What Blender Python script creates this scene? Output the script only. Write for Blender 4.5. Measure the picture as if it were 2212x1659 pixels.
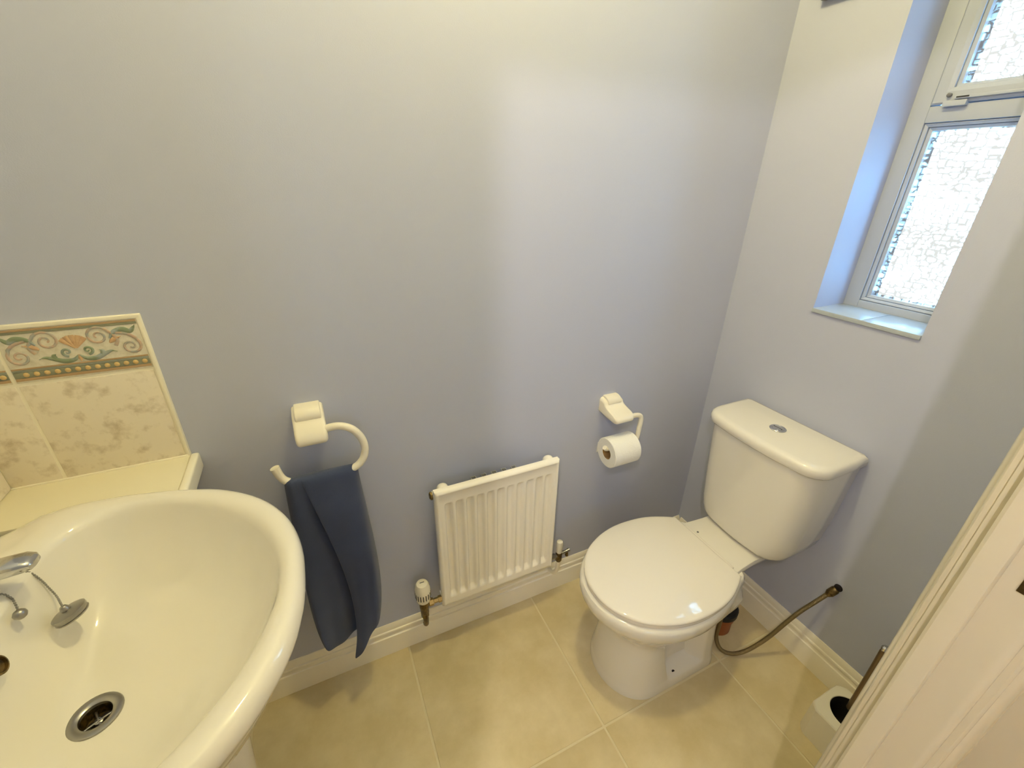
import bpy, bmesh, math, random
import numpy as np
from mathutils import Vector, Matrix

for o in list(bpy.data.objects):
    bpy.data.objects.remove(o, do_unlink=True)
scene = bpy.context.scene
col = scene.collection
random.seed(4)
PI = math.pi

# ------------------------------------------------------------------ camera
CAM_H = 1.5
cam_d = bpy.data.cameras.new('camera')
cam_d.sensor_fit = 'HORIZONTAL'
cam_d.sensor_width = 36.0
cam_d.lens = 15.192
cam_d.clip_start = 0.01
cam = bpy.data.objects.new('camera', cam_d)
col.objects.link(cam)
RIGHT = Vector((0.907832, -0.419069, 0.014890))
DOWN = Vector((-0.169361, -0.398909, -0.901215))
FWD = Vector((0.383611, 0.815630, -0.433116))
rot = Matrix((RIGHT, -DOWN, -FWD)).transposed()
cam.matrix_world = Matrix.Translation((0, 0, CAM_H)) @ rot.to_4x4()
scene.camera = cam

# ------------------------------------------------------------------ world, exposure
world = bpy.data.worlds.new('daylight')
scene.world = world
world.use_nodes = True
bg = world.node_tree.nodes['Background']
bg.inputs['Color'].default_value = (0.20, 0.56, 1.0, 1)
bg.inputs['Strength'].default_value = 36.0
scene.view_settings.view_transform = 'Standard'
scene.view_settings.look = 'None'
scene.view_settings.gamma = 1.0
scene.view_settings.use_curve_mapping = False
scene.view_settings.exposure = 0.0
scene.cycles.diffuse_bounces = 7

# key positions of the room (metres)
XW = 1.335          # window wall
YW = 1.043          # long wall with the radiator
XL = -0.617         # wall behind the basin
YD = 0.109          # room face of the door wall
YH = 0.036          # hall face of the door wall
ZC = 2.64           # ceiling
DX0, DX1, DZ = -0.120, 0.62, 1.99     # door opening
WY0, WY1, WZ0, WZ1 = 0.488, 0.757, 1.152, 2.08   # window recess
XF = 1.475          # room face of the window frame
BULB = (0.40, 0.62, 2.545)
HALL_BULB = (-0.29, -0.262, 2.076)
BULB_STRENGTH = 328.0
HALL_STRENGTH = 3700.0

# daylight portal (samples the sky through the window, emits nothing itself)
pl = bpy.data.lights.new('window_portal', 'AREA')
pl.shape = 'RECTANGLE'; pl.size = 0.95; pl.size_y = 0.30
pl.cycles.is_portal = True
po = bpy.data.objects.new('window_portal', pl); col.objects.link(po)
po.matrix_world = Matrix.Translation((1.575, 0.6225, 1.62)) @ Matrix(((0, 0, 1), (0, 1, 0), (-1, 0, 0))).to_4x4()

pl2 = bpy.data.lights.new('hall_fill_window_portal', 'AREA')  # portal for the added fill window in the hall
pl2.shape = 'RECTANGLE'; pl2.size = 0.38; pl2.size_y = 0.62
pl2.cycles.is_portal = True
po2 = bpy.data.objects.new('hall_fill_window_portal', pl2); col.objects.link(po2)
po2.location = (-0.12, -1.505, 1.42); po2.rotation_euler = (PI / 2, 0, PI)

# ------------------------------------------------------------------ materials
def lin(c):
    return tuple(((v / 255) / 12.92 if v <= 10 else ((v / 255 + 0.055) / 1.055) ** 2.4) for v in c)

def mat(name, rgb, rough=0.5, metal=0.0, coat=0.0, spec=0.5, noise=None, bump=None, sheen=0.0):
    """rgb linear.  noise=(scale, detail, rgb2, lo, hi)  bump=(scale, strength, distance)"""
    m = bpy.data.materials.new(name)
    m.use_nodes = True
    nt = m.node_tree
    b = nt.nodes['Principled BSDF']
    b.inputs['Base Color'].default_value = (*rgb, 1)
    b.inputs['Roughness'].default_value = rough
    b.inputs['Metallic'].default_value = metal
    b.inputs['Coat Weight'].default_value = coat
    b.inputs['Coat Roughness'].default_value = 0.05
    b.inputs['Specular IOR Level'].default_value = spec
    b.inputs['Sheen Weight'].default_value = sheen
    tc = None
    if noise or bump:
        tc = nt.nodes.new('ShaderNodeTexCoord')
    if noise:
        sc, det, rgb2, lo, hi = noise
        n = nt.nodes.new('ShaderNodeTexNoise')
        n.inputs['Scale'].default_value = sc
        n.inputs['Detail'].default_value = det
        n.inputs['Roughness'].default_value = 0.62
        nt.links.new(tc.outputs['Object'], n.inputs['Vector'])
        r = nt.nodes.new('ShaderNodeValToRGB')
        r.color_ramp.elements[0].position = lo
        r.color_ramp.elements[1].position = hi
        r.color_ramp.elements[0].color = (*rgb, 1)
        r.color_ramp.elements[1].color = (*rgb2, 1)
        nt.links.new(n.outputs['Fac'], r.inputs['Fac'])
        nt.links.new(r.outputs['Color'], b.inputs['Base Color'])
    if bump:
        sc, st, di = bump
        n = nt.nodes.new('ShaderNodeTexNoise')
        n.inputs['Scale'].default_value = sc
        n.inputs['Detail'].default_value = 3
        nt.links.new(tc.outputs['Object'], n.inputs['Vector'])
        bp = nt.nodes.new('ShaderNodeBump')
        bp.inputs['Strength'].default_value = st
        bp.inputs['Distance'].default_value = di
        nt.links.new(n.outputs['Fac'], bp.inputs['Height'])
        nt.links.new(bp.outputs['Normal'], b.inputs['Normal'])
    return m

def emitter(name, rgb, strength):
    m = bpy.data.materials.new(name); m.use_nodes = True
    nt = m.node_tree; nt.nodes.clear()
    e = nt.nodes.new('ShaderNodeEmission'); out = nt.nodes.new('ShaderNodeOutputMaterial')
    e.inputs['Color'].default_value = (*rgb, 1); e.inputs['Strength'].default_value = strength
    nt.links.new(e.outputs[0], out.inputs[0])
    return m

PAINT = mat('lavender_wall_paint', (0.475, 0.50, 0.63), 0.55, spec=0.35, bump=(420, 0.10, 0.002))
CEIL = mat('ceiling_paint', (0.88, 0.87, 0.83), 0.8)
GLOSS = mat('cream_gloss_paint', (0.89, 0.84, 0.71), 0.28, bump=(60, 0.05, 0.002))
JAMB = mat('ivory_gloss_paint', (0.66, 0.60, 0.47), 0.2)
PORC = mat('white_porcelain', (0.80, 0.77, 0.70), 0.07, coat=0.5)
SEATM = mat('white_toilet_seat_plastic', (0.83, 0.79, 0.72), 0.05, coat=0.3)
IVORY = mat('ivory_plastic', (0.84, 0.79, 0.66), 0.3)
RADM = mat('radiator_enamel', (0.91, 0.87, 0.78), 0.25)
FINM = mat('grey_fin_metal', (0.52, 0.52, 0.50), 0.45, metal=0.4)
CHROME = mat('chrome', (0.62, 0.62, 0.62), 0.12, metal=1.0)
DULLCHR = mat('dull_chrome', (0.36, 0.35, 0.33), 0.28, metal=1.0)
CHAINM = mat('ball_chain_metal', (0.30, 0.29, 0.27), 0.35, metal=0.9)
BRASS = mat('aged_brass', (0.22, 0.15, 0.06), 0.42, metal=0.85, noise=(90, 3, (0.10, 0.07, 0.03), 0.4, 0.6))
BRASSB = mat('bright_brass', (0.42, 0.31, 0.13), 0.32, metal=0.9)
BRONZE = mat('bronze_handle', (0.20, 0.14, 0.08), 0.35, metal=0.7)
BLACK = mat('black_rubber', (0.012, 0.011, 0.011), 0.6)
HOLE = mat('dark_hole', (0.010, 0.005, 0.004), 0.9)
DRAINM = mat('stained_drain_brass', (0.10, 0.065, 0.02), 0.4, metal=0.6, noise=(160, 3, (0.03, 0.02, 0.008), 0.42, 0.6))
CLAY = mat('orange_brown_pipe', (0.30, 0.085, 0.022), 0.45)
PAPER = mat('white_tissue_paper', (0.86, 0.85, 0.81), 0.95, spec=0.1, bump=(260, 0.35, 0.004))
CARD = mat('brown_cardboard', (0.33, 0.20, 0.075), 0.9)
TOWEL = mat('navy_towel_cotton', (0.040, 0.052, 0.108), 0.95, spec=0.1, sheen=0.25,
            noise=(6, 2, (0.052, 0.068, 0.138), 0.35, 0.65), bump=(900, 0.5, 0.003))
FTILE = mat('sandy_floor_tile', (0.585, 0.485, 0.277), 0.42, noise=(7, 5, (0.695, 0.595, 0.378), 0.38, 0.68), bump=(45, 0.08, 0.003))
GROUT = mat('pale_floor_grout', (0.70, 0.62, 0.42), 0.8)
WTILE = mat('mottled_beige_wall_tile', (0.80, 0.73, 0.60), 0.22, noise=(30, 7, (0.46, 0.37, 0.25), 0.50, 0.78))
WGROUT = mat('cream_tile_grout', (0.86, 0.81, 0.66), 0.6)
LEDGEM = mat('cream_tiled_ledge', (0.76, 0.71, 0.54), 0.3)
TRIMW = mat('white_plastic_trim', (0.84, 0.80, 0.68), 0.3)
BFIELD = mat('border_tile_field', (0.74, 0.70, 0.58), 0.3, noise=(120, 4, (0.64, 0.60, 0.48), 0.4, 0.65))
B_PINK = mat('border_scroll_rose', (0.55, 0.40, 0.29), 0.35, noise=(60, 2, (0.36, 0.37, 0.34), 0.42, 0.62))
B_GREEN = mat('border_leaf_green', (0.22, 0.27, 0.17), 0.35, noise=(50, 2, (0.33, 0.37, 0.36), 0.45, 0.62))
B_ORANGE = mat('border_shell_orange', (0.62, 0.42, 0.24), 0.35, noise=(90, 2, (0.56, 0.35, 0.20), 0.45, 0.62))
B_BROWN = mat('border_stripe_brown', (0.44, 0.30, 0.16), 0.35)
B_OLIVE = mat('border_stripe_olive', (0.24, 0.25, 0.17), 0.35)
B_BLUE = mat('border_stripe_blue_grey', (0.26, 0.28, 0.23), 0.35)
B_GOLD = mat('border_bead_gold', (0.60, 0.42, 0.18), 0.35)
FRAMEM = mat('shade_tinted_window_white', (0.43, 0.46, 0.52), 0.35)  # white frame darkened to blue-grey: its shade is put into the colour
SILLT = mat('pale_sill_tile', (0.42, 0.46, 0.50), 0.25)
CARPET = mat('beige_hall_carpet', (0.50, 0.40, 0.25), 0.95, bump=(300, 0.5, 0.01))
HALLP = mat('cream_hall_paint', (0.76, 0.68, 0.50), 0.7)
GREYP = mat('grey_vent_plastic', (0.16, 0.155, 0.15), 0.5)
DARKP = mat('dark_slot', (0.03, 0.03, 0.03), 0.8)
LAMPWHITE = mat('white_lamp_holder', (0.8, 0.8, 0.78), 0.4)
BULBM = emitter('warm_bulb_glow', (1.0, 0.84, 0.365), BULB_STRENGTH)
HBULBM = emitter('hall_bulb_glow', (1.0, 0.92, 0.84), HALL_STRENGTH)

def hose_material():
    m = mat('braided_steel_hose', (0.27, 0.21, 0.11), 0.38, metal=0.8)
    nt = m.node_tree; b = nt.nodes['Principled BSDF']
    tc = nt.nodes.new('ShaderNodeTexCoord')
    v = nt.nodes.new('ShaderNodeTexVoronoi'); v.inputs['Scale'].default_value = 420
    nt.links.new(tc.outputs['Object'], v.inputs['Vector'])
    bp = nt.nodes.new('ShaderNodeBump'); bp.inputs['Strength'].default_value = 0.6
    bp.inputs['Distance'].default_value = 0.002
    nt.links.new(v.outputs['Distance'], bp.inputs['Height'])
    nt.links.new(bp.outputs['Normal'], b.inputs['Normal'])
    return m
HOSE = hose_material()

def glass_material():
    """pressed obscure glass: clear body with short raised dashes that pass less light"""
    m = bpy.data.materials.new('pressed_obscure_glass'); m.use_nodes = True
    nt = m.node_tree; nt.nodes.clear()
    N = nt.nodes.new; L = nt.links.new
    out = N('ShaderNodeOutputMaterial')
    tc = N('ShaderNodeTexCoord')
    mp = N('ShaderNodeMapping'); mp.inputs['Scale'].default_value = (1, 1.0, 1.35)
    L(tc.outputs['Object'], mp.inputs['Vector'])
    v1 = N('ShaderNodeTexVoronoi'); v1.distance = 'CHEBYCHEV'; v1.inputs['Scale'].default_value = 52
    v1.inputs['Randomness'].default_value = 0.85
    L(mp.outputs[0], v1.inputs['Vector'])
    v2 = N('ShaderNodeTexVoronoi'); v2.distance = 'CHEBYCHEV'; v2.feature = 'F2'; v2.inputs['Scale'].default_value = 52
    v2.inputs['Randomness'].default_value = 0.85
    L(mp.outputs[0], v2.inputs['Vector'])
    sub = N('ShaderNodeMath'); sub.operation = 'SUBTRACT'
    L(v2.outputs['Distance'], sub.inputs[0]); L(v1.outputs['Distance'], sub.inputs[1])
    big = N('ShaderNodeTexNoise'); big.inputs['Scale'].default_value = 9
    L(tc.outputs['Object'], big.inputs['Vector'])
    mul = N('ShaderNodeMath'); mul.operation = 'MULTIPLY_ADD'
    L(big.outputs['Fac'], mul.inputs[0]); mul.inputs[1].default_value = 0.35; L(sub.outputs[0], mul.inputs[2])
    ramp = N('ShaderNodeValToRGB')
    ramp.color_ramp.elements[0].position = 0.25; ramp.color_ramp.elements[0].color = (0.345, 0.21, 0.155, 1)
    ramp.color_ramp.elements[1].position = 0.42; ramp.color_ramp.elements[1].color = (0.93, 0.93, 0.92, 1)
    L(mul.outputs[0], ramp.inputs['Fac'])
    tr = N('ShaderNodeBsdfTransparent'); L(ramp.outputs['Color'], tr.inputs['Color'])
    gl = N('ShaderNodeBsdfGlossy'); gl.inputs['Roughness'].default_value = 0.15
    bp = N('ShaderNodeBump'); bp.inputs['Strength'].default_value = 0.5; bp.inputs['Distance'].default_value = 0.003
    L(sub.outputs[0], bp.inputs['Height']); L(bp.outputs[0], gl.inputs['Normal'])
    mix = N('ShaderNodeMixShader'); mix.inputs[0].default_value = 0.06
    L(tr.outputs[0], mix.inputs[1]); L(gl.outputs[0], mix.inputs[2])
    L(mix.outputs[0], out.inputs['Surface'])
    return m
GLASS = glass_material()

# ------------------------------------------------------------------ object helpers
def tag(o, label=None, cat=None, group=None, kind=None):
    if label: o['label'] = label
    if cat: o['category'] = cat
    if group: o['group'] = group
    if kind: o['kind'] = kind
    return o

def adopt(o, parent):
    if parent is not None:
        o.parent = parent
        pw = Matrix.Identity(4); p = parent
        pw = Matrix.Translation(p.location)
        q = p
        while q.parent is not None:
            q = q.parent
        o.matrix_parent_inverse = Matrix.Translation(-Vector(q.location)) if p.parent is None else Matrix.Identity(4)
    return o

def thing(name, loc, label, cat, group=None):
    o = bpy.data.objects.new(name, None)
    o.empty_display_size = 0.05
    o.location = loc
    col.objects.link(o)
    return tag(o, label, cat, group)

def setting(name, loc=(0, 0, 0)):
    o = bpy.data.objects.new(name, None); o.empty_display_size = 0.05
    o.location = loc; col.objects.link(o)
    return tag(o, kind='structure')

def link(name, bm, material, parent=None, smooth=None):
    bmesh.ops.recalc_face_normals(bm, faces=bm.faces)
    me = bpy.data.meshes.new(name)
    bm.to_mesh(me); bm.free()
    me.materials.append(material)
    if smooth is not None:
        for p in me.polygons: p.use_smooth = True
        me.set_sharp_from_angle(angle=math.radians(smooth))
    o = bpy.data.objects.new(name, me)
    col.objects.link(o)
    adopt(o, parent)
    return o

def add_box(bm, lo, hi, bev=0.0, seg=2):
    x0, y0, z0 = lo; x1, y1, z1 = hi
    vs = [bm.verts.new(p) for p in ((x0, y0, z0), (x1, y0, z0), (x1, y1, z0), (x0, y1, z0), (x0, y0, z1), (x1, y0, z1), (x1, y1, z1), (x0, y1, z1))]
    fs = [bm.faces.new([vs[i] for i in f]) for f in ((3, 2, 1, 0), (4, 5, 6, 7), (0, 1, 5, 4), (1, 2, 6, 5), (2, 3, 7, 6), (3, 0, 4, 7))]
    if bev > 0:
        es = list({e for f in fs for e in f.edges})
        bmesh.ops.bevel(bm, geom=es, offset=bev, segments=seg, affect='EDGES', profile=0.6)

def box(name, lo, hi, material, parent=None, bev=0.0, seg=2):
    bm = bmesh.new(); add_box(bm, lo, hi, bev, seg)
    return link(name, bm, material, parent, 40 if bev else None)

def add_loft(bm, rings, closed=True, cap0=True, cap1=True):
    vr = [[bm.verts.new(p) for p in r] for r in rings]
    n = len(vr[0])
    for a, b in zip(vr[:-1], vr[1:]):
        for i in range(n if closed else n - 1):
            j = (i + 1) % n
            bm.faces.new((a[i], a[j], b[j], b[i]))
    if cap0: bm.faces.new(list(reversed(vr[0])))
    if cap1: bm.faces.new(vr[-1])
    return vr

def loft(name, rings, material, parent=None, smooth=50, **k):
    bm = bmesh.new(); add_loft(bm, rings, **k)
    return link(name, bm, material, parent, smooth)

def catmull(P, n=8, closed=False):
    P = [np.array(p, float) for p in P]; out = []
    m = len(P)
    rng = range(m if closed else m - 1)
    for i in rng:
        if closed:
            a, b, c, d = P[(i - 1) % m], P[i], P[(i + 1) % m], P[(i + 2) % m]
        else:
            b, c = P[i], P[i + 1]
            a = P[i - 1] if i > 0 else 2 * b - c
            d = P[i + 2] if i + 2 < m else 2 * c - b
        for k in range(n):
            t = k / n
            out.append(0.5 * ((2 * b) + (-a + c) * t + (2 * a - 5 * b + 4 * c - d) * t * t + (-a + 3 * b - 3 * c + d) * t ** 3))
    if not closed: out.append(P[-1])
    return out

def add_tube(bm, pts, r, seg=10, cap=True, closed=False):
    P = [Vector(p) for p in pts]; n = len(P)
    rad = r if hasattr(r, '__len__') else [r] * n
    rings = []; prev = None
    for i in range(n):
        if closed: t = (P[(i + 1) % n] - P[i - 1]).normalized()
        else: t = (P[min(i + 1, n - 1)] - P[max(i - 1, 0)]).normalized()
        if prev is None:
            u = t.orthogonal().normalized()
        else:
            u = (prev - t * prev.dot(t)).normalized()
        prev = u; w = t.cross(u)
        rings.append([P[i] + (u * math.cos(2 * PI * k / seg) + w * math.sin(2 * PI * k / seg)) * rad[i] for k in range(seg)])
    if closed:
        rings.append(rings[0]); cap = False
    add_loft(bm, rings, cap0=cap, cap1=cap)
    if closed: bmesh.ops.remove_doubles(bm, verts=bm.verts, dist=1e-6)

def tube(name, pts, r, material, parent=None, seg=12, smooth=50, closed=False):
    bm = bmesh.new(); add_tube(bm, pts, r, seg, closed=closed)
    return link(name, bm, material, parent, smooth)

def add_lathe(bm, prof, origin, axis=(0, 0, 1), seg=28, cap=None):
    """prof: list of (radius, height along axis)"""
    o = Vector(origin); a = Vector(axis).normalized()
    u = a.orthogonal().normalized(); w = a.cross(u)
    rings = [[o + a * h + (u * math.cos(2 * PI * k / seg) + w * math.sin(2 * PI * k / seg)) * max(r, 1e-5) for k in range(seg)] for r, h in prof]
    if cap is None: cap = prof[0] != prof[-1]
    add_loft(bm, rings, cap0=cap, cap1=cap)
    if not cap: bmesh.ops.remove_doubles(bm, verts=bm.verts, dist=1e-7)

def lathe(name, prof, origin, material, parent=None, axis=(0, 0, 1), seg=28, smooth=35, cap=None):
    bm = bmesh.new(); add_lathe(bm, prof, origin, axis, seg, cap)
    return link(name, bm, material, parent, smooth)

def prism(name, poly, lo, hi, axis, material, parent=None, bev=0.0, smooth=40):
    """extrude a 2D polygon along 'x','y' or 'z'.  poly coords are the two other axes in order"""
    bm = bmesh.new()
    def P(a, b, h):
        return {'x': (h, a, b), 'y': (a, h, b), 'z': (a, b, h)}[axis]
    add_loft(bm, [[P(a, b, lo) for a, b in poly], [P(a, b, hi) for a, b in poly]])
    if bev:
        bmesh.ops.recalc_face_normals(bm, faces=bm.faces)
        es = [e for e in bm.edges if len(e.link_faces) == 2 and e.calc_face_angle(0) > 0.9]
        bmesh.ops.bevel(bm, geom=es, offset=bev, segments=2, affect='EDGES')
    return link(name, bm, material, parent, smooth)

def sst(a, b, x):
    t = min(1, max(0, (x - a) / (b - a)))
    return t * t * (3 - 2 * t)

# ================================================================== STRUCTURE
# floor with separate tiles
floor = setting('floor', (0.36, 0.5, 0))
box('grout_bed', (XL, YH - 0.02, -0.06), (XW, YW, -0.0022), GROUT, floor)
gx = [XL, -0.385, 0.098, 0.581, 1.064, XW]
gy = [YH - 0.02, 0.055, 0.538, YW]
for i in range(len(gx) - 1):
    for j in range(len(gy) - 1):
        g = 0.0032
        if gy[j + 1] - gy[j] < 0.03: continue
        lo = (gx[i] + (g if i else 0), gy[j] + g, -0.03)
        hi = (gx[i + 1] - (g if i < len(gx) - 2 else 0), gy[j + 1] - (g if j < len(gy) - 2 else 0), 0.0)
        box('floor_tile', lo, hi, FTILE, floor, bev=0.0022)

ceil = tag(box('ceiling', (XL - 0.1, YH, ZC), (XW + 0.3, YW + 0.1, ZC + 0.1), CEIL), kind='structure')
wall_back = tag(box('wall_back', (XL - 0.1, YW, -0.06), (XW + 0.25, YW + 0.1, ZC), PAINT), kind='structure')
wall_left = tag(box('wall_left', (XL - 0.1, YH, -0.06), (XL, YW, ZC), PAINT), kind='structure')

# window wall with the recess cut through it
bm = bmesh.new()
XO = XW + 0.24
for lo, hi in (((XW, YD - 0.1, -0.06), (XO, WY0, ZC)), ((XW, WY1, -0.06), (XO, YW, ZC)),
               ((XW, WY0, -0.06), (XO, WY1, WZ0)), ((XW, WY0, WZ1), (XO, WY1, ZC))):
    add_box(bm, lo, hi)
bmesh.ops.remove_doubles(bm, verts=bm.verts, dist=1e-6)
wall_right = tag(link('wall_right', bm, PAINT), kind='structure')

# door wall
bm = bmesh.new()
JT = 0.028
for lo, hi in (((XL, YH, -0.06), (DX0 - JT, YD, ZC)), ((DX1 + JT, YH, -0.06), (XW, YD, ZC)), ((DX0 - JT, YH, DZ + JT), (DX1 + JT, YD, ZC))):
    add_box(bm, lo, hi)
wall_front = tag(link('wall_front', bm, PAINT), kind='structure')

# door frame: lining, stop, moulded architraves, strike plate
door = setting('door_1', (0.24, 0.08, 0))
RB = 0.009
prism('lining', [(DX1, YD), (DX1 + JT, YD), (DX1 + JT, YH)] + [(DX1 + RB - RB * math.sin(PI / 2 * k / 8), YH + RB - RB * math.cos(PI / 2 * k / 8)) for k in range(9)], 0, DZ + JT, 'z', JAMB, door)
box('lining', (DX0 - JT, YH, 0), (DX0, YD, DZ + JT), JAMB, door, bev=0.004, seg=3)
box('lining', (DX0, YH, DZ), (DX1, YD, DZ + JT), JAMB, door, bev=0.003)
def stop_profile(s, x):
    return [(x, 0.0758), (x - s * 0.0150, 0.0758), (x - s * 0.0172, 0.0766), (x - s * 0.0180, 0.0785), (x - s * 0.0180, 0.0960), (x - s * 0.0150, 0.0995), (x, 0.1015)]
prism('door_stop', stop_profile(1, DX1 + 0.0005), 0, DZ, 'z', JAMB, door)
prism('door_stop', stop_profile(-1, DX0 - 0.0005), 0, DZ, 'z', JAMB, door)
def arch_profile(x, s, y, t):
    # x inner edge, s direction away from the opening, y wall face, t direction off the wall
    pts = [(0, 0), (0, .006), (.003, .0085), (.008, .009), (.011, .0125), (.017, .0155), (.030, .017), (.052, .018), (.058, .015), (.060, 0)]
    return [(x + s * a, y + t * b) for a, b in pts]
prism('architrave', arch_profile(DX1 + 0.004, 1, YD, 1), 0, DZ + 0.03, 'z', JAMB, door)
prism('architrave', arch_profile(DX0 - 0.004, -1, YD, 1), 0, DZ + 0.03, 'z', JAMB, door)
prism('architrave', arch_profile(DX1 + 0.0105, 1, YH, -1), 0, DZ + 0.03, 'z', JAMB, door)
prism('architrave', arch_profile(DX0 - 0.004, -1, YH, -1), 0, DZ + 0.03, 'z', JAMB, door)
sp = box('strike_plate', (DX1 - 0.0015, 0.044, 1.115), (DX1 + 0.004, 0.062, 1.175), BRASS, door, bev=0.0006)

# hall outside the door
HX0, HX1, HY0, HZ = -1.3, 1.05, -1.4, 2.50
tag(box('floor_hall', (HX0, HY0, -0.06), (HX1, YH - 0.02, 0.004), CARPET), kind='structure')
tag(box('ceiling_hall', (HX0 - .1, HY0 - .1, HZ), (HX1 + .1, YH, HZ + 0.1), CEIL), kind='structure')
tag(box('wall_hall_left', (HX0 - 0.1, HY0, -0.06), (HX0, YH, HZ), HALLP), kind='structure')
tag(box('wall_hall_right', (HX1, HY0, -0.06), (HX1 + 0.1, YH, HZ), HALLP), kind='structure')
HWX0, HWX1, HWZ0, HWZ1 = -0.30, 0.04, 1.20, 1.68
bm = bmesh.new()
for lo, hi in (((HX0 - .1, HY0 - 0.1, -0.06), (HWX0, HY0, HZ)), ((HWX1, HY0 - 0.1, -0.06), (HX1 + .1, HY0, HZ)), ((HWX0, HY0 - 0.1, -0.06), (HWX1, HY0, HWZ0)), ((HWX0, HY0 - 0.1, HWZ1), (HWX1, HY0, HZ))):
    add_box(bm, lo, hi)
tag(link('wall_hall_back', bm, HALLP), kind='structure')
hw = setting('hall_fill_window', ((HWX0 + HWX1) / 2, HY0, HWZ0))  # unseen window added to send cool fill light through the doorway
bm = bmesh.new()
for lo, hi in (((HWX0, HY0 - .08, HWZ0), (HWX0 + .03, HY0 - .03, HWZ1)), ((HWX1 - .03, HY0 - .08, HWZ0), (HWX1, HY0 - .03, HWZ1)), ((HWX0 + .03, HY0 - .08, HWZ0), (HWX1 - .03, HY0 - .03, HWZ0 + .03)), ((HWX0 + .03, HY0 - .08, HWZ1 - .03), (HWX1 - .03, HY0 - .03, HWZ1))):
    add_box(bm, lo, hi, 0.002)
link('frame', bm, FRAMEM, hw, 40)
box('pane', (HWX0 + .028, HY0 - .058, HWZ0 + .028), (HWX1 - .028, HY0 - .054, HWZ1 - .028), GLASS, hw)
bm = bmesh.new()
add_box(bm, (HX0, YH, -0.06), (XL - 0.1, YD, HZ))
tag(link('wall_hall_front', bm, HALLP), kind='structure')

# baseboards: flat board with an ogee top
def base_prof(s):
    return [(0, 0), (.017, 0), (.017, .079), (.0160, .0825), (.0120, .084), (.0108, .090), (.0128, .0975), (.0140, .103), (.0125, .1065), (.0090, .108), (.0085, .116), (.0070, .124), (.0030, .131), (0, .131)]
prism('baseboard_back', [(YW - a, b) for a, b in base_prof(1)], XL, XW, 'x', GLOSS)
prism('baseboard_right', [(XW - a, b) for a, b in base_prof(1)], YD, YW - 0.016, 'y', GLOSS)
prism('baseboard_left', [(XL + a, b) for a, b in base_prof(1)], YD, YW - 0.016, 'y', GLOSS)
for n in ('baseboard_back', 'baseboard_right', 'baseboard_left'):
    bpy.data.objects[n]['kind'] = 'structure'

# ------------------------------------------------------------------ wall tiles beside the basin
TY = YW - 0.008           # tile face
TZ0, TZM, TZ1 = 0.923, 1.138, 1.2425
TX = [XL, -0.5265, -0.3175]
box('grout_bed', (XL, TY + 0.0010, TZ0 - 0.01), (TX[2] + 0.001, YW + 0.002, TZ1), WGROUT, wall_back)
for a, b in ((0, 1), (1, 2)):
    x0 = TX[a] + (0.0026 if a else 0.0085); x1 = TX[b] - 0.0026
    box('wall_tile', (x0, TY, TZ0 + 0.002), (x1, YW, TZM - 0.0035), WTILE, wall_back, bev=0.0016)
box('tile_trim', (XL, TY - 0.0015, TZ1), (TX[2] + 0.0065, YW + 0.002, TZ1 + 0.0075), WGROUT, wall_back, bev=0.002)
box('tile_trim', (TX[2], TY - 0.0015, TZ0 - 0.01), (TX[2] + 0.0065, YW + 0.002, TZ1 + 0.003), WGROUT, wall_back, bev=0.002)

def ribbon(bm, pts, w, y, t=0.0013):
    """flat raised ribbon in the XZ plane along pts [(x,z)], half width list w"""
    n = len(pts); rings = []
    for i in range(n):
        p = np.array(pts[i]); d = np.array(pts[min(i + 1, n - 1)]) - np.array(pts[max(i - 1, 0)])
        d = d / (np.linalg.norm(d) + 1e-9); nn = np.array([-d[1], d[0]])
        a = p + nn * w[i]; b = p - nn * w[i]; m = p
        rings.append([(a[0], y + 0.0006, a[1]), (a[0] * .7 + m[0] * .3, y - t * .8, a[1] * .7 + m[1] * .3), (m[0], y - t, m[1]),
                      (b[0] * .7 + m[0] * .3, y - t * .8, b[1] * .7 + m[1] * .3), (b[0], y + 0.0006, b[1])])
    add_loft(bm, rings, closed=True)

def spiral(cx, cz, r0, turns, a0, sgn):
    out = []
    n = int(16 * turns)
    for i in range(n + 1):
        t = i / n
        r = r0 * (1 - 0.86 * t)
        a = a0 + sgn * 2 * PI * turns * t
        out.append((cx + r * math.cos(a), cz + r * math.sin(a)))
    return out

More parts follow.
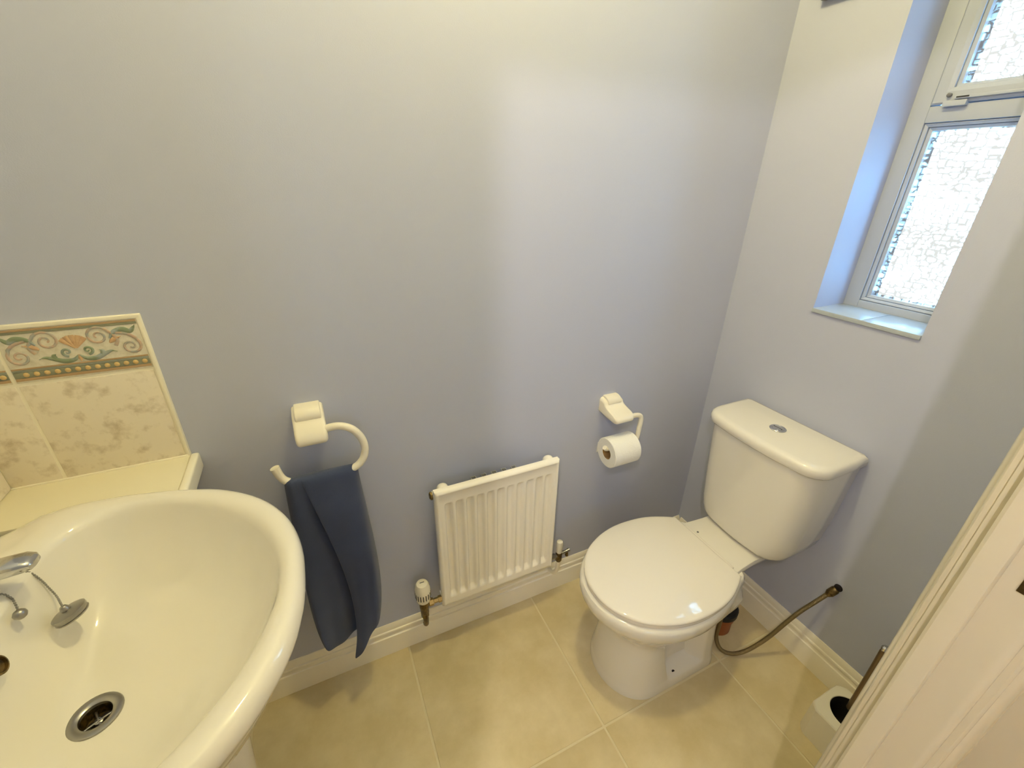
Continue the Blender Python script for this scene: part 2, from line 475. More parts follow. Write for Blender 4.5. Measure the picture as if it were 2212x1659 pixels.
def border(x0, x1, shift, rightedge):
    y = TY
    tile = box('border_tile', (x0, TY, TZM + 0.002), (x1, YW, TZ1 - 0.0005), BFIELD, wall_back, bev=0.0012)
    def clipx(seg):
        pts = [(px + shift, pz) for px, pz in seg]
        runs, cur = [], []
        for p in pts:
            if x0 + 0.004 < p[0] < x1 - 0.003: cur.append(p)
            else:
                if len(cur) > 2: runs.append(cur)
                cur = []
        if len(cur) > 2: runs.append(cur)
        return runs
    CX = -0.4215
    def both(pts): return [pts, [(2 * CX - a, b) for a, b in pts]]
    def build(name, strokes, material):
        bm = bmesh.new(); any_ = False
        for pts, wf in strokes:
            for r in clipx(pts):
                n = len(r)
                ribbon(bm, r, [wf(i / max(1, n - 1)) for i in range(n)], y); any_ = True
        if any_: link(name, bm, material, tile, 60)
        else: bm.free()
    sc, lf, sh = [], [], []
    taper = lambda w: (lambda t: w * (1 - 0.55 * t))
    leafw = lambda w: (lambda t: w * max(0.12, math.sin(PI * min(1, 0.1 + t * 0.95))))
    # right half, mirrored
    s1 = catmull([(-0.3630, 1.1930), (-0.3575, 1.2050), (-0.3640, 1.2200)], 6) + spiral(-0.3842, 1.2150, 0.0195, 1.6, 0.3, 1)
    s2 = catmull([(-0.3560, 1.2190), (-0.3400, 1.2140), (-0.3290, 1.2050)], 6) + spiral(-0.3400, 1.1895, 0.0165, 1.5, 0.75, -1)
    for p in both([(float(a[0]), float(a[1])) for a in s1]): sc.append((p, taper(0.0036)))
    for p in both([(float(a[0]), float(a[1])) for a in s2]): sc.append((p, taper(0.0036)))
    l1 = catmull([(-0.3680, 1.2090), (-0.3590, 1.2200), (-0.3450, 1.2235), (-0.3340, 1.2190), (-0.3265, 1.2265), (-0.3240, 1.2305)], 6)
    l2 = catmull([(-0.4215, 1.1830), (-0.4120, 1.1745), (-0.3980, 1.1735), (-0.3830, 1.1800), (-0.3720, 1.1840), (-0.3640, 1.1815)], 6)
    l3 = [(a, b) for a, b in spiral(-0.4065, 1.1905, 0.0085, 1.2, -1.6, 1)]
    for L_, w in ((l1, 0.0058), (l2, 0.0050)):
        for p in both([(float(a[0]), float(a[1])) for a in L_]): lf.append((p, leafw(w)))
    for p in both(l3): lf.append((p, taper(0.0030)))
    l4 = catmull([(-0.3880, 1.1760), (-0.3860, 1.1850), (-0.3900, 1.1890)], 5)
    for p in both([(float(a[0]), float(a[1])) for a in l4]): lf.append((p, leafw(0.0045)))
    for k in range(-2, 3):
        a = k * 0.42
        pts = [(CX + 0.0235 * t * math.sin(a), 1.1955 + 0.0265 * t * math.cos(a * 0.85)) for t in (0.05, .3, .55, .8, 1.0)]
        sh.append((pts, lambda t: 0.0015 + 0.0045 * t * (1 if t < .9 else .7)))
    o1 = catmull([(-0.3705, 1.2000), (-0.3620, 1.2060), (-0.3500, 1.2110)], 5)
    for p in both([(float(a[0]), float(a[1])) for a in o1]): sh.append((p, leafw(0.0048)))
    sh.append(([(CX, 1.184), (CX, 1.179), (CX, 1.174), (CX, 1.170)], leafw(0.0045)))
    build('scroll_relief', sc, B_PINK); build('leaf_relief', lf, B_GREEN); build('shell_relief', sh, B_ORANGE)
    for z0, z1, mm in ((1.2372, 1.2410, B_BROWN), (1.2325, 1.2370, B_OLIVE), (1.1655, 1.1685, B_BROWN), (1.1612, 1.1653, B_BLUE), (1.1495, 1.1610, B_OLIVE), (1.1438, 1.1493, B_BROWN)):
        box('stripe_relief', (x0 + 0.001, y - 0.0009, z0), (x1 - 0.001, y + 0.002, z1), mm, tile, bev=0.0005)
    bm = bmesh.new()
    k = 0; xb = rightedge - 0.0105
    while xb > x0 + 0.006:
        add_lathe(bm, [(0.0001, 0.0022), (0.0025, 0.0020), (0.0042, 0.0010), (0.0047, 0)], (xb, y - 0.0008, 1.1556), (0, -1, 0), 10)
        xb -= 0.0148
    tag(link('bead_row', bm, B_GOLD, tile, 60), kind='stuff')
border(TX[0] + 0.0085, TX[1] - 0.0026, -0.209, TX[1])
border(TX[1] + 0.0026, TX[2] - 0.0012, 0.0, TX[2])
# tiles turn the corner on to the wall behind the basin
box('grout_bed', (XL - 0.002, 0.22, TZ0 - 0.01), (XL + 0.0055, YW - 0.008, TZ1 + 0.0075), WGROUT, wall_left)
for k in range(4):
    y1 = YW - 0.0085 - k * 0.212
    for z0, z1 in ((TZ0 + 0.002, TZM - 0.0025), (TZM + 0.002, TZ1)):
        box('wall_tile', (XL, y1 - 0.208, z0), (XL + 0.008, y1, z1), WTILE, wall_left, bev=0.0016)

# tiled ledge under the wall tiles
ledge = setting('trim_1', (-0.46, 0.97, 0.88))
box('ledge_top', (XL, 0.893, 0.885), (-0.312, YW, TZ0), LEDGEM, ledge, bev=0.002)
box('ledge_end_trim', (-0.3125, 0.893, 0.883), (-0.2955, YW - 0.0005, TZ0 + 0.0005), TRIMW, ledge, bev=0.006, seg=3)
box('silicone_bead', (XL + 0.008, TY - 0.004, TZ0 - 0.001), (TX[2] + 0.003, TY + 0.001, TZ0 + 0.003), WGROUT, ledge, bev=0.001)

# ------------------------------------------------------------------ window
win = setting('window_1', (XF, 0.6225, WZ0))
FB = XF + 0.055
# outer frame
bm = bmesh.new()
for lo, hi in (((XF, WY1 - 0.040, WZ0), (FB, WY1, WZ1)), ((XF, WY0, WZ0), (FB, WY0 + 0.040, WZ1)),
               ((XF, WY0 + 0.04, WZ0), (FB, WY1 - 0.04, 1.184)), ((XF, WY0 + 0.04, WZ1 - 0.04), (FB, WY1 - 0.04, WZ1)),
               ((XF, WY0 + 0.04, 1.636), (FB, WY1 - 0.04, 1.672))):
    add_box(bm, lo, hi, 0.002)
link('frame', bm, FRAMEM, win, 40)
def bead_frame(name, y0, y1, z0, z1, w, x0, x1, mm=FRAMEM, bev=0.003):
    bm = bmesh.new()
    def ring(x, d): return [(x, y0 + d, z0 + d), (x, y1 - d, z0 + d), (x, y1 - d, z1 - d), (x, y0 + d, z1 - d)]
    add_loft(bm, [ring(x0 + bev, 0), ring(x0, bev), ring(x0, w - bev * 2.2), ring(x0 + bev * 1.4, w), ring(x1, w), ring(x1, 0)], cap0=False, cap1=False)
    bm.verts.ensure_lookup_table()
    return link(name, bm, mm, win, 30)
# stepped glazing bead of the fixed light
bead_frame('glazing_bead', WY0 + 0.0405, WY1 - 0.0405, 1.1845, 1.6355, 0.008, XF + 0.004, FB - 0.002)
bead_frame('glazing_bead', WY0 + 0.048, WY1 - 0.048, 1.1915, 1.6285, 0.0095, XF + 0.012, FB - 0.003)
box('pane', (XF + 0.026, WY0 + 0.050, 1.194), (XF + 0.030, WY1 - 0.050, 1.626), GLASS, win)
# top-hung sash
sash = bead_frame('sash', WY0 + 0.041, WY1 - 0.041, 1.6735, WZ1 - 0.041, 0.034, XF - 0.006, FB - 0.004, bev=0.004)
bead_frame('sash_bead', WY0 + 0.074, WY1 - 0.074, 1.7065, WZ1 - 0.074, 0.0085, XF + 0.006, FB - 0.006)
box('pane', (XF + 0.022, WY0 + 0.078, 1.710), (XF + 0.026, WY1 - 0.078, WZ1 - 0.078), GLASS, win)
# stay bar with its pin
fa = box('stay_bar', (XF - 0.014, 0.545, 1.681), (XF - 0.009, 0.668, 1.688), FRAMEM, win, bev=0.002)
box('stay_slot', (XF - 0.0146, 0.640, 1.6832), (XF - 0.0139, 0.664, 1.6862), DARKP, win)
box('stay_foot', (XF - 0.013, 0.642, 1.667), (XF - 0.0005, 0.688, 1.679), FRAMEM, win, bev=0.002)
lathe('stay_pin', [(0.0045, 0), (0.0045, 0.007), (0.0025, 0.009)], (XF - 0.0065, 0.681, 1.691), GREYP, win, axis=(-1, 0, 0), seg=14)
# tiled sill
for y0, y1 in ((WY0, 0.624), (0.6255, WY1)):
    box('sill_tile', (XW - 0.004, y0, WZ0), (XF + 0.002, y1, 1.164), SILLT, win, bev=0.0015)
box('sill_edge', (XW - 0.0065, WY0, WZ0 + 0.001), (XW - 0.003, WY1, 1.1645), SILLT, win, bev=0.001)

# ================================================================== TOILET
TC = 0.677
toilet = thing('toilet', (0.95, TC, 0), 'white close-coupled toilet with closed lid below the window', 'toilet')
NS = 22
def pan_ring(z, xf, xb, xc, W, inset=0.0, ix0=0.835, ix1=0.985, p=2.0, back=0.0, rc=0.035):
    """half outline from the front tip to the back, mirrored; inset carves the side recess"""
    us = [0, .06, .12, .18, .24, .30, .36, .42, .48, .55]
    half = []
    for u in us:
        a = (u / 0.55) * PI / 2
        half.append((xc - (xc - xf) * math.cos(a) ** (2 / p), W * math.sin(a) ** (2 / p)))
    for x in (ix0 - 0.006, ix0, ix0 + 0.006, ix0 + 0.014, ix0 + 0.035, (ix0 + ix1) / 2, ix1 - 0.035, ix1 - 0.014, ix1 - 0.004, ix1, ix1 + 0.006, xb - rc):
        half.append((x, W * (1 - back * ((x - xc) / (xb - xc)) ** 2)))
    hb = half[-1][1]
    for k in (1, 2, 3, 4):
        a = (PI / 2) * k / 4
        half.append((xb - rc + rc * math.sin(a), hb - rc + rc * math.cos(a)))
    half = [(x, h - inset * sst(ix0 - 0.003, ix0 + 0.024, x) * (1 - sst(ix1 - 0.040, ix1 + 0.003, x))) for x, h in half]
    half.append((xb, 0))
    r = [(x, TC - h, z) for x, h in half]
    l = [(x, TC + h, z) for x, h in reversed(half[1:-1])]
    return r + l
rings = [
    pan_ring(0.000, 0.655, 1.048, 0.775, 0.136),
    pan_ring(0.010, 0.655, 1.048, 0.775, 0.136),
    pan_ring(0.026, 0.657, 1.048, 0.775, 0.1335, 0.001, ix0=0.8320),
    pan_ring(0.034, 0.6585, 1.047, 0.775, 0.132, 0.004, ix0=0.8312),
    pan_ring(0.039, 0.659, 1.047, 0.775, 0.131, 0.014, ix0=0.8302),
    pan_ring(0.043, 0.6595, 1.047, 0.775, 0.1305, 0.044, ix0=0.8294),
    pan_ring(0.050, 0.66, 1.046, 0.775, 0.1295, 0.053, ix0=0.8280),
    pan_ring(0.080, 0.6645, 1.046, 0.775, 0.1255, 0.055, ix0=0.8220),
    pan_ring(0.115, 0.669, 1.046, 0.775, 0.1225, 0.056, ix0=0.8150),
    pan_ring(0.150, 0.675, 1.045, 0.775, 0.119, 0.056, ix0=0.8080),
    pan_ring(0.185, 0.681, 1.045, 0.775, 0.117, 0.056, ix0=0.8010),
    pan_ring(0.205, 0.682, 1.046, 0.775, 0.118, 0.052, ix0=0.7970),
    pan_ring(0.222, 0.679, 1.0465, 0.775, 0.12, 0.040, ix0=0.7936),
    pan_ring(0.238, 0.674, 1.047, 0.775, 0.125, 0.022, ix0=0.7904),
    pan_ring(0.252, 0.666, 1.048, 0.775, 0.131, 0.006, ix0=0.7876),
    pan_ring(0.280, 0.646, 1.052, 0.785, 0.147),
    pan_ring(0.310, 0.620, 1.058, 0.80, 0.166, back=0.08),
    pan_ring(0.335, 0.597, 1.064, 0.82, 0.184, back=0.20),
    pan_ring(0.355, 0.582, 1.070, 0.82, 0.194, back=0.36),
    pan_ring(0.375, 0.576, 1.072, 0.82, 0.198, back=0.40),
    pan_ring(0.392, 0.577, 1.072, 0.82, 0.198, back=0.40),
    pan_ring(0.401, 0.582, 1.070, 0.82, 0.193, back=0.40),
    pan_ring(0.404, 0.590, 1.066, 0.82, 0.186, back=0.40),
]
pan = loft('pan', rings, PORC, toilet, 40)
# shelf that carries the cistern
def rr(x0, x1, y0, y1, r, z, n=5):
    out = []
    for cx, cy, a0 in ((x1 - r, y1 - r, 0), (x0 + r, y1 - r, 90), (x0 + r, y0 + r, 180), (x1 - r, y0 + r, 270)):
        for k in range(n + 1):
            a = math.radians(a0 + 90 * k / n)
            out.append((cx + r * math.cos(a), cy + r * math.sin(a), z))
    return out
def shelf_ring(z, d):
    # flared platform outline: narrow behind the seat, following the pan, square under the cistern
    P = [(0.99, TC - 0.125 + d), (1.03, TC - 0.119 + d), (1.07, TC - 0.113 + d), (1.13, TC - 0.108 + d), (1.26 - d, TC - 0.108 + d), (1.27 - d, TC - 0.095 + d),
         (1.27 - d, TC + 0.095 - d), (1.26 - d, TC + 0.108 - d), (1.13, TC + 0.108 - d), (1.07, TC + 0.113 - d), (1.03, TC + 0.119 - d), (0.99, TC + 0.125 - d)]
    return [(x, y, z) for x, y in P]
loft('cistern_shelf', [shelf_ring(0.376, 0.03), shelf_ring(0.384, 0.008), shelf_ring(0.391, 0.002), shelf_ring(0.404, 0.0), shelf_ring(0.4115, 0.003), shelf_ring(0.413, 0.007)], PORC, toilet, 45)
# outlet spigot behind the pan
tube('outlet_spigot', catmull([(1.04, TC, 0.22), (1.10, TC - 0.012, 0.205), (1.145, TC - 0.022, 0.165), (1.158, TC - 0.026, 0.115)], 5), 0.050, PORC, toilet, 20)
# screw hole on the foot
lathe('screw_hole', [(0.0058, -0.012), (0.0058, 0.0012), (0.005, 0.0016)], (0.868, TC - 0.1165, 0.0375), HOLE, toilet, axis=(0.0, -0.5, 0.87), seg=14)

# seat ring and lid
LID = [(1.028, 0.137), (0.985, 0.160), (0.93, 0.181), (0.86, 0.191), (0.79, 0.189), (0.72, 0.171), (0.655, 0.135), (0.612, 0.085), (0.592, 0.035), (0.589, 0.0)]
hl = catmull(LID, 5)
def lid_ring(z, sc, dx=0.0):
    cx = 0.82
    r = [((cx + (p[0] - cx) * sc) + dx, TC + p[1] * sc, z) for p in hl]
    l = [((cx + (p[0] - cx) * sc) + dx, TC - p[1] * sc, z) for p in reversed(hl[:-1])]
    return r + l
loft('seat', [lid_ring(0.4045, 0.965), lid_ring(0.4055, 0.985), lid_ring(0.412, 0.99), lid_ring(0.4165, 0.985), lid_ring(0.4175, 0.97)], SEATM, toilet, 50)
lid = loft('seat_lid', [lid_ring(0.4178, 0.955), lid_ring(0.4180, 0.990), lid_ring(0.4205, 1.0), lid_ring(0.4250, 0.998), lid_ring(0.4278, 0.988), lid_ring(0.4292, 0.970)] + [lid_ring(0.4470 - 0.0185 * q * q, q) for q in (.94, .90, .84, .77, .69, .60, .50, .40, .30, .20, .10, .04)], SEATM, toilet, 50)
box('hinge', (1.018, TC - 0.100, 0.4060), (1.044, TC + 0.100, 0.4185), SEATM, toilet, bev=0.004, seg=3)
lathe('hinge_screw', [(0.0035, 0), (0.0035, 0.0016), (0.002, 0.0022)], (1.058, TC + 0.060, 0.4125), GREYP, toilet, seg=12)

# cistern: tapered tank with a bowed front
CC = 0.674
def cist_ring(z, hw, xf, r=0.070, bow=0.018, xb=XW - 0.012):
    half = []
    for k in range(9):      # front centre to the corner
        y = (hw - r) * k / 8
        half.append((xf + bow * (y / hw) ** 2, y))
    x0 = half[-1][0]
    for k in range(1, 7):
        a = (PI / 2) * k / 6
        half.append((x0 + r - r * math.cos(a), hw - r + r * math.sin(a)))
    half += [(xb - 0.06, hw), (xb - 0.008, hw), (xb, hw - 0.008)]
    return [(x, CC + y, z) for x, y in half] + [(x, CC - y, z) for x, y in reversed(half[1:])]
cist = loft('cistern', [
    cist_ring(0.4165, 0.118, 1.150, 0.055), cist_ring(0.420, 0.130, 1.139, 0.058), cist_ring(0.428, 0.143, 1.131, 0.062), cist_ring(0.440, 0.153, 1.1275, 0.066), cist_ring(0.460, 0.161, 1.126, 0.068),
    cist_ring(0.490, 0.168, 1.1255, 0.070), cist_ring(0.56, 0.175, 1.124, 0.070), cist_ring(0.66, 0.182, 1.120, 0.070), cist_ring(0.782, 0.188, 1.115, 0.070)], PORC, toilet, 55)
clid = loft('cistern_lid', [
    cist_ring(0.7825, 0.186, 1.116, 0.064, 0.02), cist_ring(0.7830, 0.194, 1.108, 0.064, 0.02, XW - 0.008), cist_ring(0.787, 0.1965, 1.105, 0.064, 0.02, XW - 0.006), cist_ring(0.801, 0.197, 1.104, 0.064, 0.02, XW - 0.006),
    cist_ring(0.810, 0.195, 1.107, 0.063, 0.02, XW - 0.008), cist_ring(0.8155, 0.189, 1.114, 0.060, 0.02, XW - 0.014), cist_ring(0.8175, 0.178, 1.125, 0.056, 0.02, XW - 0.024)], PORC, toilet, 50)
fbtn = lathe('flush_button', [(0.0235, -0.003), (0.0235, 0.0022), (0.0222, 0.0034), (0.0195, 0.0036), (0.0185, 0.0024), (0.0165, 0.0024), (0.0155, 0.0042), (0.010, 0.0050), (0.0002, 0.0052)], (1.219, CC + 0.007, 0.8172), CHROME, clid)
box('button_split', (1.2185 - 0.0006, CC - 0.007, 0.8218), (1.2185 + 0.0006, CC + 0.021, 0.8227), DARKP, clid)

# soil pipe behind the toilet
soil = thing('soil_pipe', (1.163, TC - 0.030, 0), 'orange-brown waste pipe rising from the floor behind the toilet', 'pipe')
lathe('pipe', [(0.051, 0.0), (0.051, 0.058), (0.055, 0.060), (0.055, 0.082), (0.050, 0.083)], (1.163, TC - 0.030, 0), CLAY, soil)
lathe('rubber_seal', [(0.053, 0.080), (0.060, 0.083), (0.060, 0.101), (0.055, 0.106), (0.052, 0.106)], (1.163, TC - 0.030, 0), BLACK, soil)

# braided water hose
hose = thing('water_hose', (1.32, 0.426, 0.33), 'braided brassy water hose looping from the wall to behind the toilet', 'hose')
HP = [(1.318, 0.428, 0.334), (1.295, 0.442, 0.290), (1.270, 0.458, 0.240), (1.243, 0.471, 0.186), (1.200, 0.490, 0.097), (1.152, 0.512, 0.033), (1.112, 0.534, 0.012), (1.090, 0.562, 0.014), (1.088, 0.586, 0.048), (1.090, 0.590, 0.105), (1.083, 0.588, 0.17), (1.078, 0.586, 0.24)]
tube('braid', catmull(HP, 6), 0.0068, HOSE, hose, 10)
lathe('wall_nut', [(0.0095, 0.0), (0.0125, 0.006), (0.0125, 0.026), (0.010, 0.031), (0.008, 0.036)], (1.328, 0.4195, 0.356), BRASS, hose, axis=(-0.40, 0.30, -0.86), seg=12)
lathe('wall_flange', [(0.0118, 0), (0.0118, 0.003), (0.0095, 0.005), (0.0095, 0.010)], (XW, 0.4190, 0.358), HOLE, hose, axis=(-1, 0, 0), seg=16)

# toilet brush and its holder
bh = thing('brush_holder', (1.193, 0.222, 0), 'white chamfered toilet brush holder on the floor beside the door frame', 'brush holder')
def oct_ring(z, h, c):
    cx, cy = 1.193, 0.222; out = []
    for k in range(40):
        a = 2 * PI * k / 40; ca, sa = math.cos(a), math.sin(a)
        r = min(h / max(abs(ca), abs(sa)), h * (2 - c) / (abs(ca) + abs(sa)))
        out.append((cx + r * ca, cy + r * sa, z))
    return out
def circ_ring(z, r): return [(1.200 + r * math.cos(2 * PI * k / 40), 0.226 + r * math.sin(2 * PI * k / 40), z) for k in range(40)]
loft('body', [oct_ring(0.0005, 0.076, 0.24), oct_ring(0.116, 0.073, 0.24), oct_ring(0.120, 0.0705, 0.24), circ_ring(0.1202, 0.051), circ_ring(0.118, 0.0495)], IVORY, bh, 30, cap1=False)
bm = bmesh.new(); add_loft(bm, [circ_ring(0.1185, 0.0497), circ_ring(0.02, 0.047)], cap0=False); link('well', bm, HOLE, bh, 30)
tb = thing('toilet_brush', (1.21, 0.232, 0.12), 'toilet brush with bronze handle standing in the white holder', 'brush')
tube('handle', [(1.214, 0.234, 0.122), (1.226, 0.238, 0.20), (1.240, 0.242, 0.29), (1.250, 0.245, 0.352)], [0.0125, 0.0105, 0.0095, 0.0095], BRONZE, tb, 14)
lathe('handle_cap', [(0.0098, 0), (0.0098, 0.010), (0.006, 0.015)], (1.250, 0.245, 0.350), CHROME, tb, axis=(0.16, 0.05, 1), seg=14)

# ================================================================== BASIN
BC = 0.585
basin = thing('wash_basin', (-0.36, BC, 0.6), 'large white oval wash basin on the wall beside the tiles', 'sink')
def closed_half(P, n=6):
    full = [(x, y) for x, y in P] + [(x, -y) for x, y in reversed(P[1:-1])]
    return [(p[0], p[1]) for p in catmull([(a, b, 0) for a, b in full], n, closed=True)]
OUT = closed_half([(-0.0865, 0), (-0.091, .070), (-0.112, .143), (-0.157, .213), (-0.22, .266), (-0.281, .291), (-0.369, .315), (-0.460, .331), (-0.522, .321), (-0.562, .302), (-0.596, .268), (-0.6115, .215), (-0.614, .11), (-0.614, 0)])
INN = closed_half([(-0.121, 0), (-0.130, .065), (-0.165, .144), (-0.228, .213), (-0.303, .258), (-0.385, .273), (-0.440, .252), (-0.466, .212), (-0.474, .15), (-0.478, .08), (-0.479, 0)])
DRX, DRZ = -0.398, 0.770
PC = (-0.36, 0.0)
NA = 96
def by_angle(poly):
    A = [(math.atan2(y - PC[1], x - PC[0]), x, y) for x, y in poly]
    A.sort()
    ang = np.array([a[0] for a in A]); xs = np.array([a[1] for a in A]); ys = np.array([a[2] for a in A])
    ang = np.concatenate([ang - 2 * PI, ang, ang + 2 * PI]); xs = np.tile(xs, 3); ys = np.tile(ys, 3)
    t = np.linspace(-PI, PI, NA, endpoint=False)
    return np.stack([np.interp(t, ang, xs), np.interp(t, ang, ys)], 1)
O2, I2 = by_angle(OUT), by_angle(INN)
DD = I2 - np.array([DRX, 0]); da = np.arctan2(DD[:, 1], DD[:, 0])
D2 = np.array([DRX, 0]) + 0.0255 * np.stack([np.cos(da), np.sin(da)], 1)
RZ = 0.936
def soap(x, y):     # shallow soap recess in the rear deck
    dx, dy = (x + 0.545) / 0.047, (abs(y) - 0.262) / 0.060
    return -0.0075 * (1 - sst(0.62, 1.0, math.hypot(dx, dy)))
rings = []
def R3(P, z): return [(float(p[0]), BC + float(p[1]), z) for p in P]
rings.append(R3(D2, DRZ - 0.03))
rings.append(R3(D2, DRZ - 0.002))
for s in (0.04, .1, .18, .28, .38, .48, .58, .68, .77, .85, .91, .955):
    g = 0.10 * s + 0.30 * s ** 2 + 0.60 * s ** 5
    rings.append(R3(D2 + (I2 - D2) * s, DRZ + (RZ - 0.006 - DRZ) * g))
rings.append(R3(I2 + (D2 - I2) * 0.012, RZ - 0.010))
rings.append(R3(I2, RZ - 0.0035))
for s, dz in ((.10, .0025), (.22, .0058), (.36, .0078), (.50, .0082), (.64, .0076), (.78, .0052), (.89, .0005), (.96, -.006), (1.0, -.014)):
    Q = I2 + (O2 - I2) * s
    rings.append([(float(q[0]), BC + float(q[1]), RZ + dz + soap(q[0], q[1])) for q in Q])
cen = np.array([-0.40, 0.0])
def inw(k, kx=None): return cen + (O2 - cen) * k
rings += [R3(inw(0.998), RZ - 0.020), R3(inw(0.985), RZ - 0.027), R3(inw(0.955), RZ - 0.034), R3(inw(0.93), RZ - 0.06), R3(inw(0.87), RZ - 0.10), R3(inw(0.74), RZ - 0.15), R3(inw(0.52), RZ - 0.20), R3(inw(0.35), RZ - 0.222)]
loft('bowl', rings, PORC, basin, 120, cap0=False)
lathe('drain_flange', [(0.0195, -0.004), (0.0200, 0.0006), (0.0230, 0.0028), (0.0290, 0.0034), (0.0325, 0.0022), (0.0335, 0.0002), (0.030, -0.004), (0.0195, -0.004)], (DRX, BC, DRZ), DULLCHR, basin, seg=36)
bm = bmesh.new(); add_lathe(bm, [(0.0002, -0.021), (0.018, -0.020), (0.0205, -0.012), (0.0210, 0.0005)], (DRX, BC, DRZ), (0, 0, 1), 28, cap=False); link('drain_cup', bm, DRAINM, basin, 35)
bm = bmesh.new()
for a in (0.5, 0.5 + PI / 2):
    c, s = math.cos(a) * 0.018, math.sin(a) * 0.018
    add_tube(bm, [(DRX - c, BC - s, DRZ - 0.014), (DRX, BC, DRZ - 0.013), (DRX + c, BC + s, DRZ - 0.014)], 0.0022, 8)
add_lathe(bm, [(0.006, 0), (0.006, 0.004), (0.004, 0.005), (0.003, 0.001), (0.0005, 0.001)], (DRX, BC, DRZ - 0.016), (0, 0, 1), 14)
link('drain_cross', bm, DULLCHR, basin, 50)
for k in range(3):
    a = 0.5 + PI / 4 + k * 1.7
    lathe('drain_slot', [(0.0045, 0), (0.0045, 0.0008), (0.001, 0.001)], (DRX + 0.0115 * math.cos(a), BC + 0.0115 * math.sin(a), DRZ - 0.0202), HOLE, basin, seg=12)
lathe('overflow_hole', [(0.0002, -0.003), (0.0105, -0.002), (0.011, 0.0022), (0.0135, 0.0012), (0.0135, -0.006)], (-0.4645, BC + 0.022, 0.902), BRASS, basin, axis=(0.93, 0, 0.35), seg=24)
# pillar tap on the far side of the deck
TPX, TPY, TPZ = -0.556, BC + 0.122, RZ + 0.003
tap = lathe('tap', [(0.024, -0.002), (0.024, 0.004), (0.019, 0.008), (0.017, 0.014), (0.0165, 0.045), (0.014, 0.050)], (TPX, TPY, TPZ), DULLCHR, basin, seg=24)
def spout_ring(x, z, hw, hh):
    return [(x, TPY + hw * math.copysign(abs(math.cos(a)) ** 0.6, math.cos(a)), z + hh * math.copysign(abs(math.sin(a)) ** 0.6, math.sin(a))) for a in [2 * PI * k / 20 for k in range(20)]]
loft('spout', [spout_ring(-0.575, TPZ + 0.037, 0.010, 0.008), spout_ring(-0.565, TPZ + 0.038, 0.0155, 0.012), spout_ring(-0.52, TPZ + 0.040, 0.0165, 0.012), spout_ring(-0.47, TPZ + 0.043, 0.0168, 0.011), spout_ring(-0.447, TPZ + 0.044, 0.0168, 0.010), spout_ring(-0.437, TPZ + 0.043, 0.0145, 0.007), spout_ring(-0.434, TPZ + 0.042, 0.010, 0.004)], CHROME, tap, 40)
lathe('tap_head', [(0.012, 0.048), (0.014, 0.056), (0.023, 0.060), (0.024, 0.080), (0.019, 0.088), (0.001, 0.090)], (TPX, TPY, TPZ), CHROME, tap, seg=12)

ped = thing('basin_pedestal', (-0.42, BC, 0), 'white porcelain pedestal under the wash basin', 'pedestal')
def ped_ring(z, xf, hw):
    pts = []
    for k in range(25):
        a = -PI / 2 + PI * k / 24
        pts.append((XL + 0.005 + 0.10 + (xf - XL - 0.105) * math.cos(a) ** 0.8 if abs(math.cos(a)) > 1e-6 else XL + 0.105, BC + hw * math.sin(a), z))
    return pts + [(XL + 0.02, BC + hw * 0.9, z), (XL + 0.02, BC - hw * 0.9, z)]
loft('column', [ped_ring(0.0, -0.262, 0.125), ped_ring(0.02, -0.266, 0.122), ped_ring(0.06, -0.276, 0.112), ped_ring(0.2, -0.276, 0.10), ped_ring(0.4, -0.258, 0.10), ped_ring(0.6, -0.238, 0.112), ped_ring(0.713, -0.22, 0.13)], PORC, ped, 60)

# plug on its ball chain lying over the basin edge
def chain_beads(name, pts, parent, r=0.0019, step=0.0036):
    C = [Vector(p) for p in catmull(pts, 24)]
    bm = bmesh.new(); acc = 0; last = C[0]
    spots = [C[0]]
    for a, b in zip(C[:-1], C[1:]):
        acc += (b - a).length
        if acc >= step: spots.append(b); acc = 0
    for s in spots:
        bmesh.ops.create_icosphere(bm, subdivisions=1, radius=r, matrix=Matrix.Translation(s))
    add_tube(bm, C, r * 0.55, 6)
    return tag(link(name, bm, CHAINM, parent, 80), kind='stuff')
plug = thing('sink_plug', (-0.437, 0.71, 0.85), 'chrome sink plug on a ball chain hanging over the basin edge', 'sink plug')
PLC = Vector((-0.4375, 0.7105, 0.8675)); PLA = Vector((0.32193317, -0.13775983, -0.93668632)).normalized()
chain_beads('chain', [(-0.560, 0.655, 0.9462), (-0.530, 0.715, 0.9465), (-0.503, 0.741, 0.9468), (-0.487, 0.7475, 0.9455), (-0.4745, 0.7480, 0.932), (-0.4675, 0.7470, 0.914), (-0.4630, 0.7450, 0.8935), (-0.4570, 0.7390, 0.880), tuple(PLC - PLA * 0.011)], plug)
lathe('disc', [(0.004, -0.012), (0.0062, -0.008), (0.006, -0.004), (0.019, -0.002), (0.0225, 0.0), (0.0225, 0.0040), (0.0205, 0.005), (0.0205, 0.008), (0.0225, 0.009), (0.021, 0.0115), (0.001, 0.012)], PLC, DULLCHR, plug, axis=PLA, seg=30)
ce = thing('chain_end', (-0.463, 0.676, 0.91), 'short loose chain end with a metal ball at the basin edge', 'chain')
chain_beads('links', [(-0.550, 0.640, 0.9462), (-0.515, 0.690, 0.9462), (-0.4885, 0.7015, 0.9430), (-0.4765, 0.6985, 0.9340), (-0.4705, 0.690, 0.9270), (-0.4655, 0.6805, 0.9220)], ce)
lathe('ball', [(0.001, -0.0075), (0.0052, -0.006), (0.0080, -0.002), (0.0080, 0.002), (0.0052, 0.006), (0.001, 0.008)], (-0.4628, 0.6755, 0.9185), DULLCHR, ce, axis=(0.6, -0.6, -0.5), seg=18)

